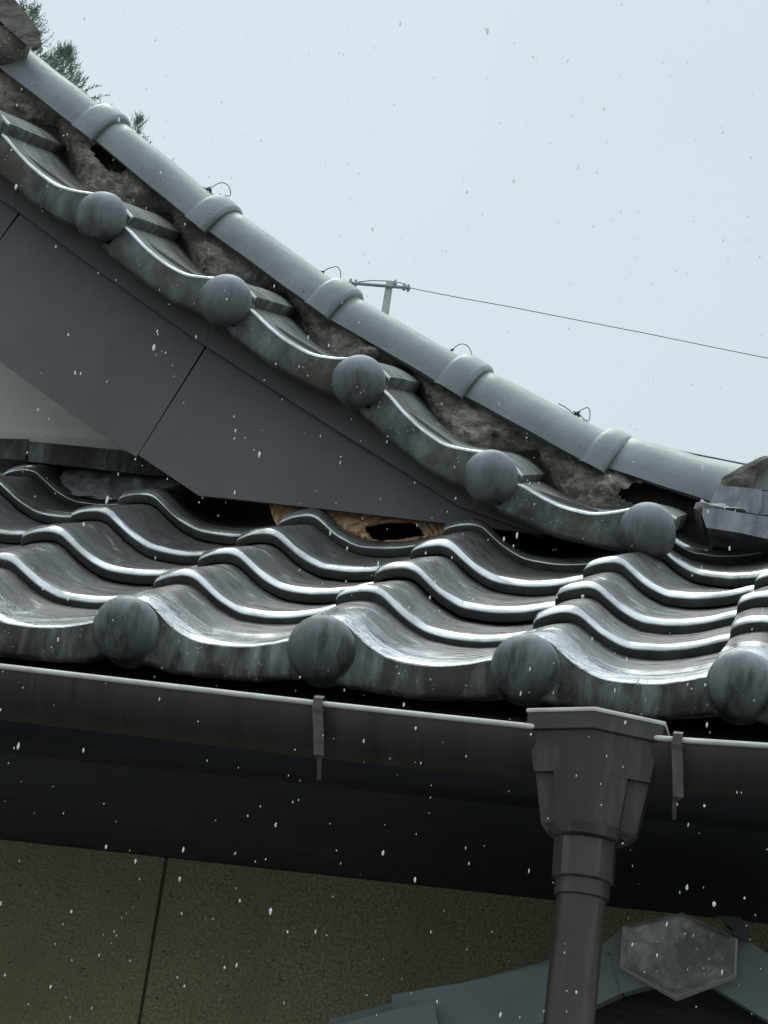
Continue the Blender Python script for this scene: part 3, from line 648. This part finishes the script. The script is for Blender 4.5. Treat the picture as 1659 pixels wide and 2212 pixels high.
def lerp_plan(f, shrink=0):
    x0 = (xl + .004) * (1-f) + L3[0] * f; x1 = xm * (1-f) + M3[0] * f; x2 = (xr - .004) * (1-f) + R3[0] * f
    z = zb_ * (1-f) + bot * f; return x0, x1, x2, YH + .006 + 0.02 * f, YH + 0.045 + 0.008 * f, yb - 0.012 * f, z
fn = (zb_ - notch) / (zb_ - bot)
box.grid([plan(*lerp_plan(f)) for f in (0, fn * 0.5, fn)], closed_u=True, cap=True)
rows = []
for f, sh in [(fn - 0.02, 0), (fn + 0.3, 0), (0.9, 0), (0.96, 0.004), (1.0, 0.010), (1.04, 0.02)]:
    x0, x1, x2, yf, yc, ybk, z = lerp_plan(f); d = 0.024; r_ = 0.017
    yl = lambda x: yc + (yf - yc) * (x - x0) / (x1 - x0); yr = lambda x: yc + (yf - yc) * (x2 - x) / (x2 - x1)
    xa = x0 + (x1 - x0) * 0.34; xb = x2 - (x2 - x1) * 0.36
    x0i, x2i = x0 + 0.0015 + sh, x2 - 0.0015 - sh
    rows.append([np.array(q) for q in [(x0i, ybk, z), (x0i, yc + 0.008, z), (xa, yl(xa) + 0.011 + sh, z), (xa + 0.001, yl(xa) + sh, z), (x1, yf + sh, z), (xb - 0.001, yr(xb) + sh, z), (xb, yr(xb) + 0.011 + sh, z), (x2i, yc + 0.008, z), (x2i, ybk, z)]])
box.grid(rows, closed_u=True, cap=True)
box.build('hopper_box', M['plastic'], hp)
rimo.build('hopper_rim', M['plastic'], hp, bevel=0.0012)
MB().tube([p + np.array([0, 0, 0.0005]) for p in lv[0]], 0.0028, 6).build('rim_edge', M['rim'], hp, smooth=60)

dp = thing('downpipe', 'brown round downpipe with octagonal collar below the hopper', 'downpipe', HY(1228, 2400, -0.075))
PY = -0.085
pa = HY(1264, 1826, PY); pb = HY(1256, 1941, PY); pc = HY(1229, 2212, PY); dv = (pc - pb) / np.linalg.norm(pc - pb)
r0 = 0.0305
def ring(c, r, n=40, rot=0.0):
    return [c + np.array([r * math.cos(k * 2 * math.pi / n + rot), r * math.sin(k * 2 * math.pi / n + rot), 0]) for k in range(n)]
endp = pb + dv * ((GZ - pb[2]) / dv[2])
MB().grid([ring(pb + (pc - pb) * t, r0) for t in np.linspace(-0.2, 0, 3)] + [ring(pb * (1 - t) + endp * t, r0) for t in np.linspace(0.02, 1, 12)], closed_u=True, cap=True).build('pipe', M['plastic'], dp, smooth=40)
up_ = lambda y: pa + (pb - pa) * (y - 1826) / (1941 - 1826)
MB().grid([ring(up_(1815), 0.028), ring(up_(1818), 0.0385, 10, 0.3), ring(up_(1903), 0.0385, 10, 0.3), ring(up_(1906), 0.034, 10, 0.3)][1:], closed_u=True, cap=True).build('collar', M['plastic'], dp, bevel=0.0015)
MB().grid([ring(up_(1900), 0.0335), ring(up_(1938), 0.0335), ring(up_(1940), 0.0325), ring(up_(1940), 0.0300)], closed_u=True).build('sleeve', M['plastic'], dp, smooth=40)
MB().grid([ring(up_(1790), 0.045), ring(up_(1812), 0.042), ring(up_(1822), 0.034)], closed_u=True, cap=True).build('outlet', M['plastic'], dp, smooth=40)

# ------------------------------------------------------------------ small entrance gable with plaque, lower right
EY = 0.30
eg = thing('entrance_gable', 'small sheet metal entrance gable with a pale hexagonal plaque at its peak', 'gable', HY(1460, 2100, EY))
def pl(name, P, Y, d, m_, **k): return MB().prism(pxpoly(P, Y), (0, d, 0)).build(name, m_, eg, **k)
pl('gable_board', [(847, 2150), (1000, 2124), (1190, 2084), (1302, 2047), (1318, 2048), (1336, 2122), (1342, 2144), (1280, 2172), (1150, 2215), (1000, 2262), (940, 2275), (944, 2205), (932, 2166), (850, 2186)], EY + 0.01, 0.04, M['metal'], bevel=0.001)
pl('gable_board', [(1302, 2041), (1345, 2008), (1465, 1985), (1465, 2110), (1430, 2120), (1344, 2143), (1322, 2058), (1304, 2054)], EY, 0.04, M['metal'], bevel=0.001)
pl('gable_board', [(1467, 1985), (1592, 2020), (1659, 2062), (1800, 2150), (1800, 2300), (1659, 2203), (1510, 2112), (1467, 2108)], EY + 0.002, 0.04, M['metal'], bevel=0.001)
pl('metal_flashing', [(700, 2230), (745, 2211), (845, 2184), (928, 2167), (938, 2178), (945, 2215), (938, 2290), (700, 2320)], EY - 0.012, 0.03, M['metal'], bevel=0.001)
pl('gable_soffit', [(1000, 2250), (1280, 2160), (1430, 2108), (1510, 2100), (1659, 2190), (1900, 2350), (1900, 2600), (1000, 2600)], EY + 0.06, 0.04, M['dark_wood'])
# roof of the entrance gable running back to the wall
mbr = MB()
apx = HY(1466, 1984, EY); lft = HY(700, 2190, EY); rgt = HY(1900, 2200, EY)
mbr.prism([apx + np.array([0, .045, 0]), lft + np.array([0, .045, 0]), lft + np.array([0, .045, -.02]), apx + np.array([0, .045, -.02]), rgt + np.array([0, .045, -.02]), rgt + np.array([0, .045, 0])], (0, 0.6, 0))
mbr.build('gable_roof_sheet', M['metal'], eg)
pl('black_cap', [(1560, 1984), (1596, 1986), (1612, 2006), (1614, 2030), (1592, 2024), (1586, 2004)], EY - 0.02, 0.05, M['wire'], bevel=0.003)
HX = [(1345, 2000), (1473, 1970), (1592, 2027), (1588, 2106), (1458, 2155), (1338, 2086)]
hx = pxpoly(HX, EY - 0.035); c = sum(hx) / 6
rows = []
for s, d in [(1.0, 0.03), (1.0, 0.004), (0.985, 0.0)]: rows.append([c + (p - c) * s + np.array([0, d, 0]) for p in hx])
pq = MB().grid(rows, closed_u=True, cap=True).build('hexagonal_plaque', M['plaque_rim'], eg)
rows = [[c + (p - c) * s + np.array([0, d, 0]) for p in hx] for s, d in [(0.985, 0.0005), (0.86, -0.011), (0.8, -0.0125)]]
mq = MB().grid(rows, closed_u=True); mq.F.append([len(mq.V) - 6 + k for k in range(6)])
mq.build('plaque_face', M['plaque'], pq)

for o_ in (lower, up, gw, cr, hw, ue, eg): o_['kind'] = 'thing'
# ------------------------------------------------------------------ pole and power lines beyond the roof
D_ = 70.0
po = thing('utility_pole', 'distant pale concrete utility pole with a steel crossarm behind the roof', 'utility pole', [*HY(826, 690, D_)[:2], GZ])
t0 = HY(842, 609, D_); b0_ = HY(822, 740, D_); base = np.array([b0_[0] - 0.4, b0_[1], GZ])
MB().tube([base, b0_, t0], [0.2, 0.115, 0.095], 14).build('post', M['pole'], po, smooth=40)
a0, a1 = HY(752, 611, D_ - 0.12), HY(884, 622, D_ - 0.12)
MB().tube([a0, a1], 0.045, 6).build('crossarm', M['pole_steel'], po)
for px_, py_ in [(757, 610), (768, 612), (853, 612), (873, 620), (882, 622)]:
    c = HY(px_, py_, D_ - 0.12)
    MB().tube([c + np.array([0, 0, -0.1]), c + np.array([0, 0, -0.02]), c + np.array([0, 0, 0.03]), c + np.array([0, 0, 0.1])], [0.03, 0.07, 0.05, 0.03], 8).build('insulator', M['pole_steel'], po, smooth=40)
def cable(name, P, label, r):
    c3 = [HY(x, y, Y) for x, y, Y in P]; o = MB().tube(c3, r, 6).build(name, M['cable'], None)
    o['label'] = label; o['category'] = 'cable'
cable('power_line', [(882, 621, D_), (940, 633, D_), (1000, 644.5, D_), (1100, 662.5, D_), (1250, 692, D_), (1400, 721, D_), (1550, 752, D_), (1680, 778, D_), (1900, 824, D_)], 'thin power line sloping from the pole to the right across the sky', 0.011)
cable('power_line', [(700, 600, D_), (725, 613, D_), (757, 611, D_), (800, 606, D_), (842, 607, D_), (870, 612, D_), (882, 620, D_)], 'slack wires looped along the crossarm of the utility pole', 0.013)
cable('power_line', [(1390, 955, 40), (1430, 966, 40), (1500, 981, 40), (1600, 1001, 40), (1700, 1019, 40)], 'dark cable just above the last ridge tile at the right', 0.014)

# ------------------------------------------------------------------ conifers behind
def conifer(label, tip, Y, spread, seed, ntop, top0=0.05):
    rnd = random.Random(seed); T = HY(*tip, Y); H = T[2] - GZ
    t = thing('conifer_tree', label, 'tree', (T[0], T[1], GZ), 'conifers behind the roof')
    MB().tube([(T[0], T[1], GZ), (T[0], T[1], GZ + H * 0.5), (T[0], T[1], T[2] - 0.25)], [0.3, 0.18, 0.012], 10).build('trunk', M['bark'], t)
    mb_ = MB(); tw = MB()
    def tuft(c, up_, sz, n, lf):
        # a spray: a bent twig with short needles leaning forward along it
        side = np.cross(up_, [rnd.uniform(-1, 1), rnd.uniform(-1, 1), 0.3]); side /= np.linalg.norm(side) + 1e-6
        tip_ = c + up_ * sz; bow = side * sz * rnd.uniform(-.25, .25)
        for q in range(n):
            f = rnd.random(); p = c * (1 - f) + tip_ * f + bow * 4 * f * (1 - f)
            a = rnd.uniform(0, 2 * math.pi); w1 = np.cross(up_, side)
            out_ = side * math.cos(a) + w1 * math.sin(a); d = up_ * rnd.uniform(0.4, 1.1) + out_ * rnd.uniform(0.3, 1.0); d /= np.linalg.norm(d)
            s_ = np.cross(d, [rnd.uniform(-1, 1), rnd.uniform(-1, 1), rnd.uniform(-1, 1)]); s_ /= np.linalg.norm(s_) + 1e-6
            L_ = lf * rnd.uniform(0.6, 1.3) * (1.1 - 0.6 * f); p = p + out_ * sz * 0.10 * (1 - f) * rnd.random()
            mb_.add([p - s_ * L_ * 0.1, p + d * L_ * 0.5 - s_ * L_ * 0.17, p + d * L_, p + d * L_ * 0.5 + s_ * L_ * 0.17, p + s_ * L_ * 0.1], [(0, 1, 2, 3, 4)])
    for k in range(ntop):
        dz = 1.3 * rnd.random() ** 1.3; rad = (top0 + spread * dz) * math.sqrt(rnd.random()); a = rnd.uniform(0, 2 * math.pi)
        c = np.array([T[0] + rad * math.cos(a), T[1] + rad * math.sin(a), T[2] - dz - 0.12])
        u_ = np.array([math.cos(a) * rnd.uniform(.1, .9), math.sin(a) * rnd.uniform(.1, .9), 1.0]); u_ /= np.linalg.norm(u_)
        tuft(c, u_, rnd.uniform(0.09, 0.2), 46, 0.026)
    for k in range(620):
        dz = 1.1 + (H * 0.75 - 1.1) * rnd.random() ** 1.8; rad = min(top0 + spread * 0.7 * dz, 0.11 * H) * math.sqrt(rnd.random()); a = rnd.uniform(0, 2 * math.pi)
        c = np.array([T[0] + rad * math.cos(a), T[1] + rad * math.sin(a), T[2] - dz])
        u_ = np.array([math.cos(a), math.sin(a), 0.7]); u_ /= np.linalg.norm(u_)
        tuft(c, u_, rnd.uniform(0.25, 0.55), 90, 0.06) if dz < 4.0 else tuft(c, u_, rnd.uniform(0.6, 1.3), 110, 0.17)
    mb_.build('crown', M['leaf'], t, recalc=False)
conifer('dense dark conifer rising right behind the upper ridge end', (62, 2), 30, 0.55, 3, 420, 0.10)
conifer('feathery conifer behind the topmost full ridge tile', (144, 96), 36, 0.62, 5, 480, 0.05)
conifer('small conifer tip just right of the upper ridge collar', (304, 244), 40, 0.42, 9, 150, 0.02)

# ------------------------------------------------------------------ falling snow
mb_ = MB(); rnd = random.Random(21)
for k in range(1250):
    dpt = 1.3 + 2.4 * rnd.random() ** 0.7
    px_, py_ = rnd.uniform(-500, 2150), rnd.uniform(-350, 2550)
    d = FW + RT * (px_ - CX) / FPX - UP * (py_ - CY) / FPX; c = CAM + d * dpt
    r_ = rnd.choice([0.0005, 0.0006, 0.0007, 0.0008, 0.001, 0.0013]) * rnd.uniform(0.5, 0.95)
    if r_ > 0.0015 and rnd.random() < 0.5: r_ *= 0.6
    st = rnd.uniform(1.0, 2.4); base = len(mb_.V)
    V = []; 
    for z_, rr in [(-1, 0.25), (-0.35, 0.9), (0.4, 0.85), (1, 0.2)]:
        for q in range(5):
            a = q * 2 * math.pi / 5 + z_; jj = rnd.uniform(0.55, 1.25)
            V.append(c + r_ * np.array([rr * jj * math.cos(a) + 0.3 * z_ * rnd.uniform(-.5, .5), rr * jj * math.sin(a), z_ * st * rnd.uniform(0.8, 1.1)]))
    F = [[i * 5 + q, i * 5 + (q + 1) % 5, (i + 1) * 5 + (q + 1) % 5, (i + 1) * 5 + q] for i in range(3) for q in range(5)] + [[0, 1, 2, 3, 4], [15, 16, 17, 18, 19]]
    mb_.add(V, F)
sn = mb_.build('falling_snow', M['snow'], None, smooth=80)
sn['kind'] = 'stuff'; sn['label'] = 'small white snowflakes falling in front of the roof'; sn['category'] = 'snow'
